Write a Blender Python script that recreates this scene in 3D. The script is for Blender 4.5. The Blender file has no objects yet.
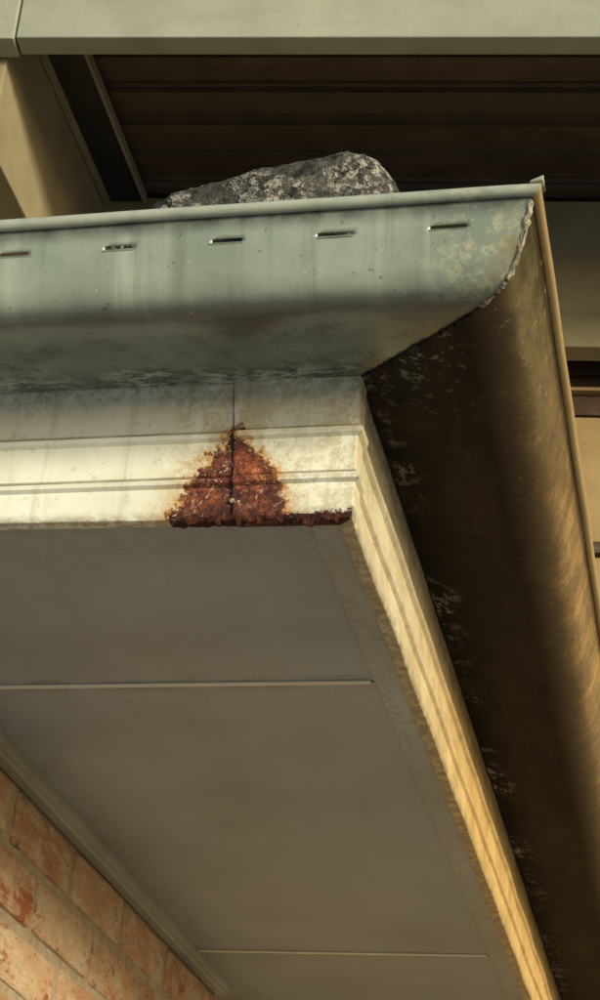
import bpy, bmesh, math, random
from mathutils import Vector, Matrix, noise as mn
random.seed(4)
S=bpy.context.scene
S.view_settings.view_transform='Standard'
try: S.view_settings.look='None'
except Exception: pass
S.view_settings.exposure=0
YF,XS=1.629,-.345      # fascia planes
ZB=.881
YEND=4.47

# ---------------------------------------------------------------- helpers
def empty(name,rot=0):
    e=bpy.data.objects.new(name,None); S.collection.objects.link(e); e.rotation_euler=(0,0,rot); return e
def mkobj(name,verts,faces,mat,parent=None,smooth=None,solid=0,off=-1,merge=0,bevel=0):
    me=bpy.data.meshes.new(name); me.from_pydata([tuple(v) for v in verts],[],faces)
    bm=bmesh.new(); bm.from_mesh(me)
    if merge: bmesh.ops.remove_doubles(bm,verts=bm.verts,dist=merge)
    bmesh.ops.recalc_face_normals(bm,faces=bm.faces)
    bm.to_mesh(me); bm.free()
    o=bpy.data.objects.new(name,me); S.collection.objects.link(o)
    me.materials.append(mat)
    if smooth is not None:
        for p in me.polygons: p.use_smooth=True
        me.set_sharp_from_angle(angle=math.radians(smooth))
    if solid:
        m=o.modifiers.new('s','SOLIDIFY'); m.thickness=solid; m.offset=off
    if bevel:
        m=o.modifiers.new('b','BEVEL'); m.width=bevel; m.segments=2; m.limit_method='ANGLE'
    if parent: o.parent=parent
    return o
def boxvf(x0,x1,y0,y1,z0,z1):
    v=[(x0,y0,z0),(x1,y0,z0),(x1,y1,z0),(x0,y1,z0),(x0,y0,z1),(x1,y0,z1),(x1,y1,z1),(x0,y1,z1)]
    f=[(0,3,2,1),(4,5,6,7),(0,1,5,4),(1,2,6,5),(2,3,7,6),(3,0,4,7)]
    return v,f
def box(name,b,mat,parent=None,bevel=0):
    v,f=boxvf(*b); return mkobj(name,v,f,mat,parent,bevel=bevel)
def frange(a,b,s):
    n=max(1,int(round((b-a)/s))); return [a+(b-a)*i/n for i in range(n+1)]

class M:
    def __init__(s,name,rough=.6,spec=.5,metal=0):
        s.m=bpy.data.materials.new(name); s.m.use_nodes=True; s.t=s.m.node_tree; s.n=s.t.nodes; s.l=s.t.links
        s.b=s.n['Principled BSDF']; s.b.inputs['Roughness'].default_value=rough
        s.b.inputs['Specular IOR Level'].default_value=spec; s.b.inputs['Metallic'].default_value=metal
        s.tc=s.n.new('ShaderNodeTexCoord'); s.P=s.tc.outputs['Object']
        x=s.n.new('ShaderNodeSeparateXYZ'); s.l.new(s.P,x.inputs[0]); s.X,s.Y,s.Z=x.outputs
    def set(s,sock,v):
        if isinstance(v,(int,float)): sock.default_value=v
        elif isinstance(v,tuple): sock.default_value=(v+(1,))[:4] if sock.type=='RGBA' else v
        else: s.l.new(v,sock)
    def mp(s,scale=(1,1,1),loc=(0,0,0)):
        n=s.n.new('ShaderNodeMapping'); s.l.new(s.P,n.inputs[0]); n.inputs['Scale'].default_value=scale; n.inputs['Location'].default_value=loc
        return n.outputs[0]
    def noise(s,scale,detail=6,rough=.6,vec=None,dist=0):
        n=s.n.new('ShaderNodeTexNoise'); s.l.new(vec or s.P,n.inputs['Vector'])
        n.inputs['Scale'].default_value=scale; n.inputs['Detail'].default_value=min(detail,4 if scale>50 else 5); n.inputs['Roughness'].default_value=rough; n.inputs['Distortion'].default_value=dist
        return n.outputs['Fac']
    def ma(s,op,a,b=0,c=None):
        n=s.n.new('ShaderNodeMath'); n.operation=op; s.set(n.inputs[0],a); s.set(n.inputs[1],b)
        if c is not None: s.set(n.inputs[2],c)
        return n.outputs[0]
    def sm(s,v,lo,hi,a=0,b=1):
        n=s.n.new('ShaderNodeMapRange'); n.interpolation_type='SMOOTHSTEP'; s.set(n.inputs[0],v)
        n.inputs[1].default_value=lo; n.inputs[2].default_value=hi; n.inputs[3].default_value=a; n.inputs[4].default_value=b
        if lo>hi:
            n.inputs[1].default_value=hi; n.inputs[2].default_value=lo; n.inputs[3].default_value=b; n.inputs[4].default_value=a
        return n.outputs[0]
    def mul(s,a,b): return s.ma('MULTIPLY',a,b)
    def add(s,a,b): return s.ma('ADD',a,b)
    def sub(s,a,b): return s.ma('SUBTRACT',a,b)
    def mx(s,a,b): return s.ma('MAXIMUM',a,b)
    def ramp(s,f,stops):
        n=s.n.new('ShaderNodeValToRGB'); s.l.new(f,n.inputs[0]); e=n.color_ramp.elements
        while len(e)<len(stops): e.new(.5)
        for i,(p,c) in enumerate(stops):
            e[i].position=p; e[i].color=(c,c,c,1) if isinstance(c,(int,float)) else tuple(c)+(1,)
        return n.outputs[0]
    def mix(s,f,a,b):
        n=s.n.new('ShaderNodeMix'); n.data_type='RGBA'; s.set(n.inputs[0],f); s.set(n.inputs[6],a); s.set(n.inputs[7],b)
        return n.outputs[2]
    def col(s,c): s.set(s.b.inputs['Base Color'],c)
    def rough(s,c): s.set(s.b.inputs['Roughness'],c)
    def bump(s,h,dist=.001,strength=1):
        n=s.n.new('ShaderNodeBump'); n.inputs['Distance'].default_value=dist; n.inputs['Strength'].default_value=strength
        s.l.new(h,n.inputs['Height']); s.l.new(n.outputs[0],s.b.inputs['Normal'])

def rustcol(k):
    c=k.ramp(k.noise(24,8,.85),[(.35,(.026,.011,.011)),(.45,(.090,.024,.019)),(.53,(.19,.048,.028)),(.60,(.34,.10,.038)),(.69,(.55,.25,.09))])
    c=k.mix(k.mul(k.sm(k.noise(140,4,.8),.48,.60),.8),c,(.060,.018,.015))
    return k.mix(k.mul(k.sm(k.noise(90,4,.85,k.mp(loc=(9,1,1))),.56,.63),.85),c,(.55,.36,.28))

# ---------------------------------------------------------------- materials
def m_gutter_front():
    k=M('painted_gutter_grey_green',.3,.5)
    w=k.sub(YF,k.Y)
    n1=k.noise(7,5,.6); st=k.noise(1,6,.6,k.mp((55,3,2.5)))
    c=k.ramp(n1,[(.3,(.195,.25,.21)),(.5,(.27,.335,.28)),(.7,(.36,.43,.36))])
    c=k.mix(k.mul(k.sm(st,.50,.72),.45),c,(.12,.15,.115))
    c=k.mix(k.mul(k.sm(k.noise(1,4,.6,k.mp((30,2,1.5),(9,0,0))),.53,.70),.5),c,(.48,.53,.45))
    big=k.noise(7,6,.7,k.mp((.5,1.4,1)))
    c=k.mix(k.mul(k.sm(k.add(w,k.mul(k.sub(big,.5),.04)),.180,.150),k.sm(big,.36,.62,.45,.85)),c,(.050,.068,.061))  # underside and lower curve darkened: dirt, with shade painted into the colour
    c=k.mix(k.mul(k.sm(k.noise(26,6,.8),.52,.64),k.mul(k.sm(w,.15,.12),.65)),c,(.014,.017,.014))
    c=k.mix(k.mul(k.sm(k.noise(16,6,.8,k.mp((.7,1,1),(0,7,0))),.50,.64),k.mul(k.sm(w,.14,.11),.6)),c,(.15,.20,.175))
    sp=k.noise(80,9,.85,k.mp((.5,1,1))); zone=k.sm(k.noise(7,3,.5,k.mp((1,0,0),(.4,0,0))),.38,.54,.25,1)
    f=k.mul(k.sm(sp,.49,.56),k.mul(k.sm(k.add(w,k.mul(k.noise(20,3,.5),.05)),.090,.030),zone))
    c=k.mix(f,c,(.62,.62,.54))
    near=k.sm(k.X,-.30,-.18)
    f=k.mul(k.sm(k.noise(42,8,.85),.49,.60),k.mul(near,k.sm(w,.14,.17)))
    c=k.mix(k.mul(f,.55),c,(.52,.51,.34))
    f=k.mul(k.sm(k.noise(26,6,.75),.38,.62),k.sm(k.add(k.X,k.mul(w,-1)),-.380,-.348))
    c=k.mix(k.mul(f,.85),c,(.20,.155,.07))
    c=k.mix(k.mul(k.sm(k.noise(200,5,.7),.655,.71),.75),c,(.60,.62,.53))
    c=k.mix(k.mul(k.sm(k.noise(110,6,.7,k.mp(loc=(3,3,3))),.65,.70),.7),c,(.05,.055,.045))
    c=k.mix(k.mul(k.sm(k.Z,1.092,1.111),k.mul(k.sm(w,.203,.1985),k.sm(k.noise(30,5,.6),.3,.7,.5,1))),c,(.045,.055,.045))
    c=k.mix(k.mul(k.sm(w,.1975,.200),k.sm(k.noise(40,5,.7,k.mp((.3,1,1))),.35,.6,.2,.8)),c,(.42,.46,.39))
    k.col(c)
    k.rough(k.sm(k.noise(9,4,.6),.3,.7,.22,.36))
    k.bump(k.add(k.noise(6,3,.55,k.mp((1,2,2))),k.mul(k.noise(90,4,.6),.02)),.004,.7)
    return k.m
def m_gutter_side():
    k=M('weathered_gutter_brown',.42,.5)
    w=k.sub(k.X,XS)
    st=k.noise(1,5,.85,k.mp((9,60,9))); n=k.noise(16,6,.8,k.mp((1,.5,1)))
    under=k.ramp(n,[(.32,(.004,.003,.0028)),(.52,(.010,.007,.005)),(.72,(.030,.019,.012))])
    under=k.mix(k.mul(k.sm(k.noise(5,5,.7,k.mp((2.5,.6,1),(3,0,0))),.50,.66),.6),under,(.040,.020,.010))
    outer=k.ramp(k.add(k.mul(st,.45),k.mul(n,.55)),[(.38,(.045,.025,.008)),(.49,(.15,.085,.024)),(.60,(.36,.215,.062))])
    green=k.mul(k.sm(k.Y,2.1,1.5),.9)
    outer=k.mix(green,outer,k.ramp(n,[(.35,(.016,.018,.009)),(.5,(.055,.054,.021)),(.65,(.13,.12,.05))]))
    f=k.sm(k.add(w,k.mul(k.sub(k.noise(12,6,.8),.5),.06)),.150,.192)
    c=k.mix(f,under,outer)  # underside to outer face: grime, with shade and warm light painted in
    c=k.mix(k.mul(k.sm(w,.1965,.200),.75),c,(.48,.36,.17))  # rim highlight painted in as a paler colour
    # crease shade just under the bead, painted as a dark line
    c=k.mix(k.mul(k.sm(k.ma('ABSOLUTE',k.sub(w,.1962)),.0022,.0008),.8),c,(.015,.010,.006))
    sp=k.noise(50,9,.85,k.mp((1,.7,1))); zone=k.sm(k.noise(5,3,.6,k.mp((0,1,0),(0,.3,0))),.45,.60,.0,1)
    f=k.mul(k.sm(sp,.52,.57),k.mul(k.sm(k.add(w,k.mul(k.noise(25,3,.6),.05)),.066,.030),zone)); c=k.mix(f,c,(.36,.34,.27))
    f=k.mul(k.sm(k.noise(70,8,.8,k.mp((1,1,1),(3,0,0))),.57,.63),k.mul(k.sm(k.Y,1.75,1.5),k.sm(w,.17,.05))); c=k.mix(k.mul(f,.8),c,(.3,.3,.25))
    f=k.mul(k.sm(k.noise(90,8,.8,k.mp((1,.8,1),(3,0,5))),.60,.66),k.sm(w,.13,.17)); c=k.mix(k.mul(f,.5),c,(.34,.30,.2))
    k.col(c); k.rough(k.add(k.sm(w,.12,.18,.60,.20),k.mul(k.noise(30,4,.7),.12)))
    k.set(k.b.inputs['Specular IOR Level'],k.sm(w,.12,.18,.12,.85))
    k.bump(k.add(k.mul(k.noise(4,2,.5),.5),k.mul(k.noise(60,4,.7),.06)),.004,.4)
    return k.m
def m_fascia(side=False):
    k=M('fascia_paint'+('_side' if side else ''),.42,.5)
    n=k.noise(12,7,.65)
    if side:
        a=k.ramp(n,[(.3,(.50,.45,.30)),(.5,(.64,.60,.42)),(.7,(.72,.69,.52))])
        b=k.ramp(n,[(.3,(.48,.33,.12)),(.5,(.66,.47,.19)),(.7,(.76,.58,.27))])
        c=k.mix(k.sm(k.Y,1.7,2.7),a,b)  # golden light painted in over yellow-brown grime, stronger further back
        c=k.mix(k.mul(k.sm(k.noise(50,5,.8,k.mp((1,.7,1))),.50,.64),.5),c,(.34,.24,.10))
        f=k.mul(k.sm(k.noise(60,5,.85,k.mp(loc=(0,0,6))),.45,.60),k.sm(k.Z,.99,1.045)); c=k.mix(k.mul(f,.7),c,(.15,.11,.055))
    else:
        c=k.ramp(n,[(.3,(.74,.77,.65)),(.55,(.82,.86,.76)),(.75,(.86,.90,.83))])
    st=k.noise(1,6,.6,k.mp((4,70,5) if side else (70,4,5)))
    c=k.mix(k.mul(k.sm(st,.52,.72),.3 if side else .4),c,(.38,.35,.22))
    f=k.mul(k.sm(k.noise(110,7,.8),.48,.60),k.sm(k.add(k.Z,k.mul(k.noise(18,4,.6),.06)),1.035,1.075))
    c=k.mix(k.mul(f,.6),c,(.32,.29,.17))
    f=k.sm(k.noise(80,8,.8,k.mp(loc=(6,6,6))),.58,.67); c=k.mix(k.mul(f,.4),c,(.42,.36,.20))
    for gz in (.9305,.9845):
        g=k.sm(k.ma('ABSOLUTE',k.sub(k.Z,gz)),.0035,.0008)
        c=k.mix(k.mul(g,k.sm(k.noise(25,5,.6),.3,.65,.25,.8)),c,(.22,.19,.11))
    f=k.mul(k.sm(k.Z,.897,.882),k.sm(k.noise(60,7,.7),.35,.6,.1,.9)); c=k.mix(f,c,(.25,.21,.13))
    h=k.mul(k.noise(200,5,.7),.03)
    if not side:
        f=k.mul(k.sm(k.X,-.500,-.468),k.sm(k.noise(60,8,.85),.42,.60)); c=k.mix(k.mul(f,.6),c,(.52,.47,.30))
        f=k.mul(k.sm(k.X,-.40,-.35),k.sm(k.noise(45,8,.85,k.mp(loc=(3,8,1))),.48,.60)); c=k.mix(k.mul(f,.5),c,(.42,.36,.21))
        f=k.mul(k.sm(k.ma('ABSOLUTE',k.add(k.X,.49)),.085,.01),k.sm(k.noise(50,8,.85,k.mp(loc=(1,8,1))),.42,.60)); c=k.mix(k.mul(f,.6),c,(.50,.43,.25))
        jl=k.add(k.mul(k.sub(1.04,k.Z),.081),-.4790)
        f=k.sm(k.ma('ABSOLUTE',k.sub(k.X,jl)),.0018,.0004); c=k.mix(k.mul(f,k.sm(k.noise(50,3,.7),.3,.65,.2,.8)),c,(.22,.17,.09))
        wx=k.add(k.X,k.mul(k.sub(k.noise(22,6,.85),.5),.070))
        wz=k.add(k.Z,k.mul(k.sub(k.noise(26,6,.85,k.mp(loc=(5,5,5))),.5),.048))
        hw=k.ramp(k.mul(k.sub(wz,.87),1/.14),[(0,.98),(.20,.94),(.34,.82),(.50,.60),(.62,.34),(.69,.16),(.76,.08),(.84,.14),(.885,.07),(.92,0)])
        hw=k.sub(k.mul(hw,.064),k.sm(wz,.985,1.0,0,.05))
        d=k.sub(hw,k.ma('ABSOLUTE',k.add(wx,.4705)))
        d=k.add(d,k.mul(k.sub(k.noise(120,6,.85),.5),.026))
        halo=k.sm(d,-.036,-.004)
        c=k.mix(k.mul(halo,k.sm(k.noise(90,7,.8),.40,.60,.1,.75)),c,(.52,.40,.20))
        fr=k.sm(d,-.0095,-.001); c=k.mix(k.mul(fr,k.sm(k.noise(60,4,.7),.35,.6,.45,1)),c,(.55,.25,.06))
        core=k.sm(d,-.002,.004)
        pf=k.mul(k.sm(k.noise(70,6,.85,k.mp(loc=(2,0,1))),.56,.61),k.sm(k.Z,.893,.93))
        core=k.mul(core,k.sub(1,k.mul(pf,.8)))
        be=k.mul(k.sm(k.add(k.Z,k.mul(k.sub(k.noise(45,5,.9),.5),.050)),.8850,.8820),k.sm(wx,-.525,-.505)); core=k.mx(core,be)
        c=k.mix(core,c,rustcol(k))
        c=k.mix(k.mul(core,k.mul(k.sm(k.Z,.908,.884),k.sm(k.noise(40,5,.8),.38,.58,.3,.85))),c,(.035,.012,.012))
        f=k.mul(k.sm(k.noise(45,7,.8),.62,.67),k.sm(d,-.06,-.02)); c=k.mix(k.mul(f,.8),c,(.30,.12,.035))
        k.rough(k.sm(core,0,1,.40,.9))
        h=k.add(h,k.mul(core,k.add(.3,k.mul(k.noise(70,8,.85),1.3))))
    k.col(c); k.bump(h,.005,.8)
    return k.m
def m_rust():
    k=M('rust',.9,.2); k.col(k.mix(.7,rustcol(k),(.022,.009,.009))); k.bump(k.noise(150,7,.8),.004,1); return k.m
def m_soffit(strip=False):
    k=M('soffit_paint'+('_strip' if strip else ''),.5,.35)
    a,b,c3=((.27,.31,.285),(.36,.41,.38),(.44,.49,.46)) if strip else ((.255,.305,.300),(.315,.37,.365),(.36,.415,.41))
    c=k.ramp(k.noise(3.5,6,.6),[(.3,a),(.5,b),(.7,c3)])
    c=k.mix(k.mul(k.sm(k.noise(120,5,.7),.62,.70),.4),c,(.16,.16,.13))
    c=k.mix(k.mul(k.sm(k.noise(2.2,5,.65,k.mp(loc=(3,1,0))),.42,.66),.35),c,(.27,.28,.24))
    c=k.mix(k.mul(k.sm(k.noise(1,5,.6,k.mp((30,2,1))),.55,.75),.2),c,(.22,.21,.17))
    c=k.mix(k.mul(k.sm(k.noise(60,4,.8,k.mp(loc=(0,5,0))),.68,.73),.6),c,(.12,.10,.07))
    if strip:
        f=k.mul(k.sm(k.noise(80,8,.85),.42,.60),k.sm(k.add(k.X,k.mul(k.noise(22,5,.75),.05)),-.335,-.372)); c=k.mix(k.mul(f,.45),c,(.19,.185,.145))
        f=k.sm(k.noise(36,8,.8,k.mp(loc=(2,2,0))),.54,.66); c=k.mix(k.mul(f,.5),c,(.22,.205,.16))
    else:
        f=k.mul(k.sm(k.Y,1.80,1.64),k.sm(k.noise(50,7,.75),.40,.60)); c=k.mix(k.mul(f,.3),c,(.18,.18,.14))
        for jy_ in (2.064,3.285):
            f=k.mul(k.sm(k.ma('ABSOLUTE',k.sub(k.Y,jy_)),.035,.004),k.sm(k.noise(18,5,.75),.4,.65)); c=k.mix(k.mul(f,.5),c,(.15,.14,.10))
        f=k.mul(k.sm(k.X,-.84,-.92),k.sm(k.noise(14,5,.75),.35,.65,.2,1)); c=k.mix(k.mul(f,.5),c,(.17,.155,.11))
    k.col(c); k.bump(k.noise(4,3,.6),.003,.5); return k.m
def m_paint(name,c0,c1,rough=.55,sc=6,dirt=(.2,.17,.1),bd=.002):
    k=M(name,rough,.4); c=k.ramp(k.noise(sc,7,.65),[(.32,c0),(.68,c1)])
    c=k.mix(k.mul(k.sm(k.noise(sc*8,7,.75),.60,.70),.5),c,dirt)
    c=k.mix(k.mul(k.sm(k.noise(1,5,.6,k.mp((1.5,14,14))),.55,.75),.3),c,dirt)
    k.col(c); k.bump(k.noise(60,6,.7),bd,.5); return k.m
def m_brick():
    k=M('weathered_brick',.85,.15)
    g=k.n.new('ShaderNodeNewGeometry'); r=g.outputs['Random Per Island']
    v=lambda l:k.mp((1,.45,1),l)
    base=k.ramp(r,[(0,(.34,.18,.09)),(.35,(.44,.27,.15)),(.7,(.36,.20,.10)),(1,(.49,.34,.20))])
    c=k.mix(k.mul(k.sm(k.noise(28,5,.75,v((0,0,0))),.44,.60),.7),base,(.50,.42,.29))
    c=k.mix(k.mul(k.sm(k.noise(14,5,.75,v((4,4,4))),.55,.63),.85),c,(.27,.070,.030))
    c=k.mix(k.mul(k.sm(k.noise(55,4,.8,v((1,1,1))),.56,.66),.65),c,(.12,.06,.03))
    k.col(c); k.bump(k.noise(40,5,.75,v((0,0,0))),.009,.9); return k.m
def m_mortar():
    k=M('mortar',.95,.1); k.col(k.ramp(k.noise(40,5,.7),[(.3,(.26,.21,.14)),(.7,(.42,.36,.25))])); k.bump(k.noise(90,6,.8),.003,1); return k.m
def m_stone():
    k=M('lichen_stone',.95,.15)
    c=k.ramp(k.noise(60,9,.75),[(.35,(.02,.021,.02)),(.55,(.085,.088,.08)),(.75,(.19,.19,.165))])
    f=k.mul(k.sm(k.noise(120,8,.85,k.mp(loc=(1,2,3))),.49,.57),k.sm(k.noise(14,4,.6,k.mp(loc=(7,0,0))),.42,.56))
    f=k.mul(f,k.sm(k.add(k.Z,k.mul(k.noise(30,4,.7),.02)),1.240,1.222))
    c=k.mix(k.mul(f,.85),c,(.46,.46,.40)); k.col(c); k.bump(k.noise(90,8,.8),.010,1); return k.m
def m_sealant(name='sealant',a=(.30,.27,.17),b=(.62,.60,.48)):
    k=M(name,.8,.3); k.col(k.ramp(k.noise(110,8,.75),[(.35,a),(.6,b)])); k.bump(k.noise(220,6,.8),.003,1); return k.m

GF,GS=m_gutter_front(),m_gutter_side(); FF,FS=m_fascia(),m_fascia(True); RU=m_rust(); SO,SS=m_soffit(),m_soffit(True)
BR,MO,ST=m_brick(),m_mortar(),m_stone(); SE=m_sealant('sealant',(.12,.105,.055),(.46,.44,.32)); SD=m_sealant('dark_sealant',(.008,.007,.006),(.05,.04,.03))
TRIM=m_paint('trim_paint',(.26,.25,.18),(.37,.36,.28))
JOINT=m_paint('joint_paint',(.62,.62,.54),(.72,.72,.64))

# ---------------------------------------------------------------- gutter
def catmull(P,n=4):
    out=[]
    for i in range(len(P)-1):
        p0=P[max(i-1,0)];p1=P[i];p2=P[i+1];p3=P[min(i+2,len(P)-1)]
        for j in range(n):
            t=j/n
            out.append(tuple(.5*((2*p1[q])+(-p0[q]+p2[q])*t+(2*p0[q]-5*p1[q]+4*p2[q]-p3[q])*t*t+(-p0[q]+3*p1[q]-3*p2[q]+p3[q])*t**3) for q in (0,1)))
    out.append(P[-1]); return out
ctrl=[(.003,1.0446),(.05,1.037),(.1,1.030),(.13,1.0272),(.1535,1.0275),(.170,1.0335),(.180,1.0465),(.1865,1.066),(.1912,1.0835),(.1925,1.0895),(.1965,1.109)]
prof=[(.003,1.118)]+catmull(ctrl)
cx,cz,r=.2000,1.1175,.0065
for i in range(0,15):
    a=math.radians(-115+i*20); prof.append((cx+r*math.cos(a),cz+r*math.sin(a)))
def loft(name,prof,side,stations,mat,parent,slots=None,wob=.0006,post=None,**kw):
    V=[];F=[];n=len(prof)
    for i,s in enumerate(stations):
        for j,(w,z) in enumerate(prof):
            dz=wob*mn.noise(Vector((s*5,w*10,3 if side=='front' else 9)))
            dw=wob*1.3*mn.noise(Vector((s*6,z*8,7)))
            if side=='front':
                x=min(s,XS+w); k=min(1,max(0,(XS+w-x)/.02)); p=(x,YF-w-dw*k,z+dz*k)
            else:
                y=max(s,YF-w); k=min(1,max(0,(y-YF+w)/.02)); p=(XS+w+dw*k,y,z+dz*k)
            V.append(post(p) if post else p)
    for i in range(len(stations)-1):
        for j in range(n-1):
            if slots and slots(.5*(stations[i]+stations[i+1]),.5*(prof[j][1]+prof[j+1][1]),.5*(prof[j][0]+prof[j+1][0])): continue
            a=i*n+j; F.append((a,a+n,a+n+1,a+1))
    return mkobj(name,V,F,mat,parent,merge=.00002,**kw)
gut=empty('rain_gutter')
slotx=[-.228-.109*i for i in range(22)]
def slotf(s,z,w):
    return w>.18 and 1.0850<z<1.0892 and any(abs(s-x)<.0165 for x in slotx)
stf=frange(-4,-1.2,.05)[:-1]+frange(-1.2,-.13,.005)
st_s=frange(1.41,1.75,.005)[:-1]+frange(1.75,YEND,.02)
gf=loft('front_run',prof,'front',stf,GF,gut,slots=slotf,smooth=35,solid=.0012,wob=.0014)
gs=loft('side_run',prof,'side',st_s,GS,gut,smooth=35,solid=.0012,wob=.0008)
V=[];F=[]
for x in slotx:
    b=len(V); n=9
    for i in range(n):
        t=i/(n-1); xx=x-.0175+.035*t; o=.0006*math.sin(math.pi*t)
        V+= [(xx,YF-.1914,1.0836),(xx,YF-.1922-o,1.0847),(xx,YF-.1918,1.0854)]
    for i in range(n-1):
        for j in range(2):
            a=b+i*3+j; F.append((a,a+3,a+4,a+1))
mkobj('slot_louvres',V,F,GF,gut,smooth=50)
def bead(name,pts,rad,mat,parent,seed=0,nn=10,amp=.6,flat=1):
    V=[];F=[]
    L=len(pts)
    for i,p in enumerate(pts):
        p=Vector(p); t=(Vector(pts[min(i+1,L-1)])-Vector(pts[max(i-1,0)])).normalized()
        u=t.orthogonal().normalized(); v=t.cross(u)
        for j in range(nn):
            a=2*math.pi*j/nn
            q=u*math.cos(a)+v*math.sin(a)
            rr=rad*(1+amp*mn.noise(p*140+q*1.3+Vector((seed,0,0))))*(1+amp*.8*mn.noise(p*45+Vector((seed,3,0))))
            if i in(0,L-1): rr*=.2
            V.append(p+q*rr)
    for i in range(L-1):
        for j in range(nn):
            a=i*nn+j;b=i*nn+(j+1)%nn; F.append((a,b,b+nn,a+nn))
    return mkobj(name,V,F,mat,parent,smooth=60)
def dens(P,step):
    out=[]
    for a,b in zip(P[:-1],P[1:]):
        n=max(1,int((Vector(b)-Vector(a)).length/step))
        for i in range(n): out.append(tuple(Vector(a).lerp(Vector(b),i/n)))
    out.append(P[-1]); return out
pp=catmull(ctrl)
mit=[(XS+w,YF-w,z) for w,z in pp]
bead('mitre_sealant',dens([m for m,(w,z) in zip(mit,pp) if w>.140],.0015),.0028,SE,gut,1,amp=1.0)
bead('mitre_gap_sealant',dens([(m[0],m[1],m[2]-.0005) for m,(w,z) in zip(mit,pp) if w<.145],.002),.0020,SD,gut,5,amp=1.2)
V=[(-.150,1.4230,1.1225),(-.1370,1.4205,1.1225),(-.1365,1.4400,1.1225),(-.150,1.4400,1.1225),(-.149,1.4230,1.1255),(-.1362,1.4200,1.1285),(-.1357,1.4410,1.1256),(-.149,1.4390,1.1256)]
mkobj('corner_tab',V,[(0,3,2,1),(4,5,6,7),(0,1,5,4),(1,2,6,5),(2,3,7,6),(3,0,4,7)],GF,gut,bevel=.001)

# ---------------------------------------------------------------- house
house=empty('brick_house')
def lift(p):
    if p[2]>.90: return p
    return (p[0],p[1],p[2]+.0070*min(1,max(0,(XS-p[0])/.6)))
def fprof(o=0):
    P=[(-.014,ZB-o),(-.001,ZB-o),(0,ZB+.0008),(.0004,.889)]
    for g in (.9305,.9845):
        P+=[(0,g-.0110),(.0046,g-.0080),(.0056,g-.0036),(.0020,g-.0012),(-.0028,g-.0004),(-.0028,g+.0008),(0,g+.0032)]
    P+=[(0,1.128)]
    return [(w+o,z) for w,z in P]
sx=frange(-4,-.7,.1)[:-1]+frange(-.7,-.34,.01)
loft('front_fascia',fprof(),'front',sx,FF,house,wob=.0012,post=lift)
loft('side_fascia',fprof(),'side',frange(1.6,YEND,.03),FS,house,wob=.0016)
cap=loft('fascia_corner_cap',fprof(.0022),'front',frange(-.4705,-.335,.005),FF,house,wob=.0004,solid=.0014,post=lift)
for v in cap.data.vertices:
    if v.co.x<-.469: v.co.x+= -.007+ (1.04-v.co.z)/.16*.013 + .0009*mn.noise(v.co*90)
loft('fascia_corner_cap_side',fprof(.0022),'side',frange(1.62,1.655,.005),FS,house,wob=.0004,solid=.0014)
V=[];F=[];n=170
for i in range(n+1):
    x=-.532+.187*i/n
    e=min(1,i/40,(n-i)/6); lf=.0070*min(1,max(0,(XS-x)/.6))
    h=.0060*e*max(.0,.25+1.8*mn.noise(Vector((x*48,0,0)))+1.5*mn.noise(Vector((x*230,1,0))))
    top=ZB+.0014+.0030*mn.noise(Vector((x*80,9,0)))+.0026*mn.noise(Vector((x*300,9,0)))+lf
    yo=.0015*mn.noise(Vector((x*120,4,0)))
    V+=[(x,YF-.0030,top),(x,YF-.0042+yo,min(top-.0004,ZB+.0006+lf)),(x,YF-.0035+yo,ZB-.0022-h+lf),(x,YF+.004,ZB-.0022-h*.6+lf),(x,YF+.012+yo*3,ZB-.0014+lf)]
for i in range(n):
    for j in range(4):
        a=i*5+j; F.append((a,a+5,a+6,a+1))
mkobj('rusted_lip',V,F,RU,house,smooth=60,solid=.0010)
SCR=m_sealant('screw_head',(.14,.05,.025),(.50,.40,.27))
for (x,z) in ((-.4660,.9925),(-.4640,.922),(-.468,.902)):
    me=bpy.data.meshes.new('screw'); bm=bmesh.new(); bmesh.ops.create_uvsphere(bm,u_segments=14,v_segments=8,radius=.0030)
    for v in bm.verts: v.co.y*=.5
    bmesh.ops.translate(bm,verts=bm.verts,vec=(x,YF-.003,z)); bm.to_mesh(me); bm.free()
    me.materials.append(SCR); o=bpy.data.objects.new('screw',me); S.collection.objects.link(o); o.parent=house
# soffit sheets
ZS=.8890
jy=[YF+.004,2.064,3.285,YEND]
for a,b in zip(jy[:-1],jy[1:]):
    box('soffit_sheet',(-3.9,-.3445+(-.002),a+.002,b-.002,ZS,ZS+.006),SO,house)
for y in jy[1:3]:
    box('soffit_joint',(-3.9,-.398,y-.005,y+.005,ZS-.0022,ZS-.0002),JOINT,house,bevel=.0006)
V=[];F=[];Y=frange(YF+.002,YEND,.006)
for y in Y:
    e=.0022*mn.noise(Vector((y*30,0,0)))+.0012*mn.noise(Vector((y*110,0,0)))
    V+=[(-.3462,y,ZS-.0060),(-.392+e,y,ZS-.0030),(-.3922+e,y,ZS-.0003)]
for i in range(len(Y)-1):
    for j in range(2): a=i*3+j; F.append((a,a+3,a+4,a+1))
mkobj('soffit_edge_strip',V,F,SS,house)
WX=-.948; WY0,WY1=2.2,3.52
trimz=.867
V=[];F=[]
P=[(0,trimz),(.016,trimz),(.0175,trimz+.003),(.0185,trimz+.010),(.0255,trimz+.0125),(.027,ZS-.0004)]
def addtrim(pts):
    b=len(V)
    for p in pts: V.extend(p)
    n=len(pts[0])
    for i in range(len(pts)-1):
        for j in range(n-1): a=b+i*n+j; F.append((a,a+n,a+n+1,a+1))
addtrim([[(-3.9,WY0-w,z) for w,z in P],[(WX+w,WY0-w,z) for w,z in P],[(WX+w,WY1+w,z) for w,z in P],[(-3.9,WY1+w,z) for w,z in P]])
mkobj('eave_trim',V,F,TRIM,house)
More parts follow.
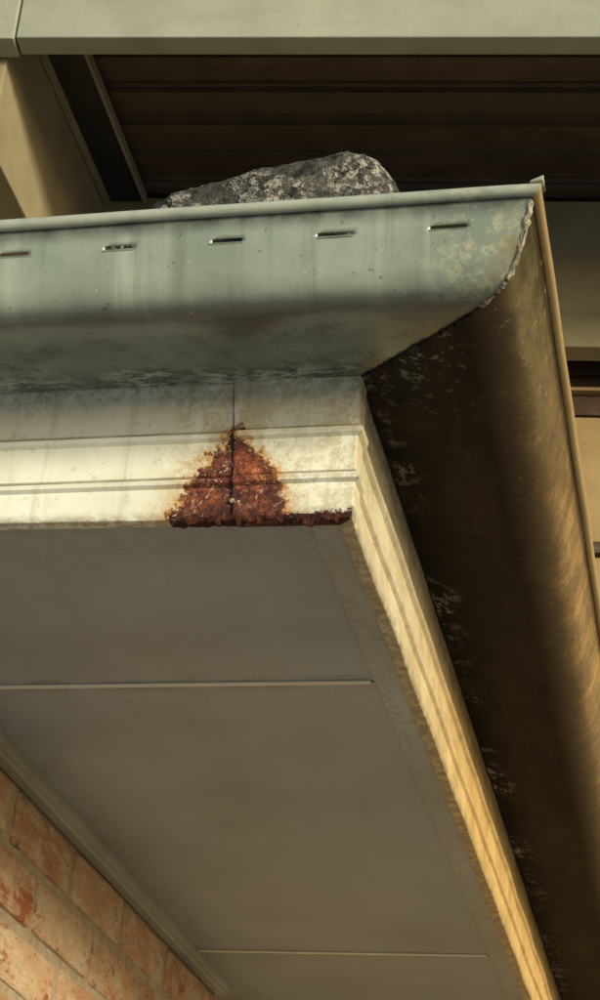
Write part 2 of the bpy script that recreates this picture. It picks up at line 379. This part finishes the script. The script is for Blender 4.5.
box('mortar_core',(-3.9,WX-.0045,WY0+.0045,WY1-.0045,-1.6,ZS-.001),MO,house)
V=[];F=[]
def brick(x0,x1,y0,y1,z0,z1):
    v,f=boxvf(x0,x1,y0,y1,z0,z1); b=len(V)
    j=[random.uniform(-.0012,.0018) for _ in range(3)]
    for p in v: V.append((p[0]+j[0]+random.uniform(-.001,.001),p[1]+random.uniform(-.003,.003),p[2]+random.uniform(-.0022,.0022)))
    F.extend([tuple(q+b for q in ff) for ff in f])
pitch=.091; BL=.27; mj=.014; pj=.022
row=0; z=trimz-.002
while z>-1.6:
    z0=z-pitch+mj
    off=0 if row%2 else BL/2
    y=WY0-off+.035
    while y<WY1:
        a=max(y,WY0); b=min(y+BL-pj,WY1)
        if b-a>.03: brick(WX-.1,WX,a,b,z0,z)
        y+=BL
    x=WX-.1-mj
    first=True
    while x>-3.8:
        a=x-(BL/2 if (first and row%2) else BL)+mj; first=False
        brick(a,x,WY0,WY0+.1,z0,z); brick(a,x,WY1-.1,WY1,z0,z)
        x=a-mj
    z-=pitch; row+=1
mkobj('brick_courses',V,F,BR,house,bevel=.006)
RT=m_paint('roof_tile',(.07,.07,.065),(.14,.135,.12),.9,10,(.2,.2,.17),.004)
for side in ('front','side'):
    V=[];F=[]
    L=frange(0,3.6,.03); U=frange(0,2.0,.03)
    for v in U:
        stp=(v%.32)/.32
        for u in L:
            z=1.122+.36*v-.012*stp+.010*abs(math.sin(math.pi*u/.15))
            d=.02-v
            uu=max(u-.02,v-.02)
            if side=='front': V.append((XS-uu,YF-d+0.0,z))
            else: V.append((XS+d,min(YF+uu,YEND) if uu<YEND-YF else YEND,z))
    n=len(L)
    for i in range(len(U)-1):
        for j in range(n-1):
            a=i*n+j; F.append((a,a+1,a+n+1,a+n))
    mkobj('roof_'+side,V,F,RT,house,merge=.0001)

# ---------------------------------------------------------------- stone in the gutter
def interp(T,x):
    if x<=T[0][0]: return T[0][1]
    for (a,b),(c,d) in zip(T[:-1],T[1:]):
        if x<=c: return b+(d-b)*(x-a)/(c-a)
    return T[-1][1]
top=[(-.62,1.120),(-.59,1.136),(-.5487,1.176),(-.50,1.196),(-.4425,1.212),(-.368,1.229),(-.345,1.236),(-.312,1.237),(-.294,1.222),(-.280,1.202),(-.275,1.150)]
me=bpy.data.meshes.new('weathered_stone'); bm=bmesh.new(); bmesh.ops.create_icosphere(bm,subdivisions=6,radius=1)
for v in bm.verts:
    q=v.co.copy(); pw=lambda c,e: math.copysign(abs(c)**e,c)
    x=-.448+.174*pw(q.x,.6); tz=interp(top,x); hz=(tz-1.040)/2; mz=(tz+1.040)/2
    k=max(.0,1-abs(q.x)**5)
    y=1.525+.062*pw(q.y,.65)
    zz=mz+hz*pw(q.z,.45)*(.25+.75*k**.4)
    p=Vector((x,y,zz)); nrm=q.normalized()
    p+=nrm*(.0042*mn.fractal(p*32,1,2,5)+.0030*mn.noise(p*150))
    v.co=p
bm.to_mesh(me); bm.free(); me.materials.append(ST)
for p in me.polygons: p.use_smooth=True
o=bpy.data.objects.new('weathered_stone',me); S.collection.objects.link(o)

# ---------------------------------------------------------------- patio roof behind
PHI=math.radians(6.94)
pat=empty('patio_roof',PHI)
CB=m_paint('beam_paint',(.26,.29,.23),(.34,.37,.30),.5,5,(.20,.19,.13))
CB2=m_paint('beam_paint_warm',(.22,.195,.115),(.31,.28,.18),.6,5,(.15,.11,.06))
DK=m_paint('steel_deck',(.040,.028,.020),(.078,.056,.040),.5,8,(.02,.015,.011))
DS=m_paint('dark_steel',(.010,.013,.018),(.025,.028,.033),.35,8,(.05,.04,.03))
LT=m_paint('light_angle',(.20,.18,.14),(.30,.27,.21))
box('front_beam',(-1.208,5,3.4575,3.5215,3.15,3.52),CB,pat,bevel=.004)
box('front_beam_left',(-5,-1.212,3.4535,3.5245,3.143,3.52),CB,pat,bevel=.004)
V=[];F=[];pts=[]
y=3.40
while y<4.55:
    pts+=[(y,3.366),(y+.052,3.366),(y+.056,3.359),(y+.060,3.366),(y+.078,3.366),(y+.084,3.353),(y+.118,3.353),(y+.124,3.366)]
    y+=.137
for x in (-5,5):
    for p in pts: V.append((x,p[0],p[1]))
n=len(pts)
for i in range(n-1): F.append((i,i+1,n+i+1,n+i))
mkobj('roof_deck',V,F,DK,pat,solid=.001)
def slant(name,xa0,xa1,xb0,xb1,y0,y1,z0,z1,mat,bev=.002):
    V=[(xa0,y0,z0),(xb0,y0,z0),(xb1,y1,z0),(xa1,y1,z0),(xa0,y0,z1),(xb0,y0,z1),(xb1,y1,z1),(xa1,y1,z1)]
    mkobj(name,V,[(0,3,2,1),(4,5,6,7),(0,1,5,4),(1,2,6,5),(2,3,7,6),(3,0,4,7)],mat,pat,bevel=bev)
slant('side_beam',-1.42,-1.35,-1.245,-1.165,3.53,4.345,2.87,3.345,CB2,.004)
slant('rafter_edge_left',-1.243,-1.163,-1.222,-1.142,3.53,4.34,3.318,3.346,LT)
slant('rafter',-1.220,-1.140,-1.122,-1.044,3.53,4.34,3.325,3.348,DS)
slant('rafter_edge_right',-1.120,-1.042,-1.110,-1.034,3.53,4.34,3.312,3.347,LT)
box('rear_beam',(-5,5,4.347,4.42,2.850,3.345),CB2,pat,bevel=.004)
box('post_left',(-3.6,-3.45,3.45,3.55,-1.6,3.14),CB,pat,bevel=.005)
box('post_right',(3.2,3.35,3.45,3.55,-1.6,3.14),CB,pat,bevel=.005)
wing=empty('house_wing',PHI)
BW=m_paint('brown_timber',(.035,.020,.011),(.08,.044,.024),.7,7)
CW=m_paint('cladding_paint',(.27,.185,.08),(.37,.27,.13),.6,4,(.17,.11,.05))
box('eave_board',(-5,5,4.50,4.56,2.86,3.40),BW,wing,bevel=.003)
box('eave_board_lower',(-5,5,4.515,4.56,2.735,2.857),BW,wing,bevel=.003)
box('eave_bead',(-5,5,4.49,4.56,2.800,2.812),CW,wing,bevel=.003)
x=-5
while x<5:
    box('upper_panel',(x,x+.897,4.525,4.60,2.338,2.733),CW,wing,bevel=.002)
    box('lower_panel',(x,x+.897,4.525,4.60,-1.6,2.300),CW,wing,bevel=.002); x+=.9
box('dark_rail',(-5,5,4.505,4.60,2.3025,2.3355),BW,wing)  # brown timber rail, the dark line between upper and lower panels
box('wall_core',(-5,5,4.60,4.75,-1.6,3.40),BW,wing)

# ---------------------------------------------------------------- ground
k=M('paving',.9,.2); c=k.ramp(k.noise(3,8,.7),[(.3,(.31,.31,.29)),(.7,(.42,.42,.40))]); k.col(c)
G=300
mkobj('ground',[(-G,-G,-1.6),(G,-G,-1.6),(G,G,-1.6),(-G,G,-1.6)],[(0,1,2,3)],k.m)

# ---------------------------------------------------------------- camera
dx=Vector((.97737,-.03332,-.20891)).normalized(); dy=Vector((.1992,.4776,.8555)).normalized(); dz=dx.cross(dy)
R=Vector((dx[0],dy[0],dz[0])); D=Vector((dx[1],dy[1],dz[1])); Fw=Vector((dx[2],dy[2],dz[2]))
mat=Matrix((R,-D,-Fw)).transposed().to_4x4()
cam=bpy.data.cameras.new('camera'); co=bpy.data.objects.new('camera',cam); S.collection.objects.link(co)
co.matrix_world=mat
cam.sensor_fit='VERTICAL'; cam.sensor_height=24; cam.lens=1.881*24; cam.clip_start=.05; cam.clip_end=1000
S.camera=co

# ---------------------------------------------------------------- light
EL,AZ=math.radians(13.5),math.radians(128)
sd=Vector((math.sin(AZ)*math.cos(EL),math.cos(AZ)*math.cos(EL),math.sin(EL)))
w=bpy.data.worlds.new('World'); S.world=w; w.use_nodes=True
sky=w.node_tree.nodes.new('ShaderNodeTexSky'); sky.sky_type='NISHITA'; sky.sun_disc=False; sky.sun_elevation=EL; sky.sun_rotation=AZ
bg=w.node_tree.nodes['Background']; bg.inputs[1].default_value=.15; w.node_tree.links.new(sky.outputs[0],bg.inputs[0])
L=bpy.data.lights.new('sun','SUN'); L.energy=3.9; L.angle=math.radians(9); L.color=(1,.85,.60)
lo=bpy.data.objects.new('sun',L); S.collection.objects.link(lo); lo.rotation_euler=(-sd).to_track_quat('-Z','Y').to_euler()
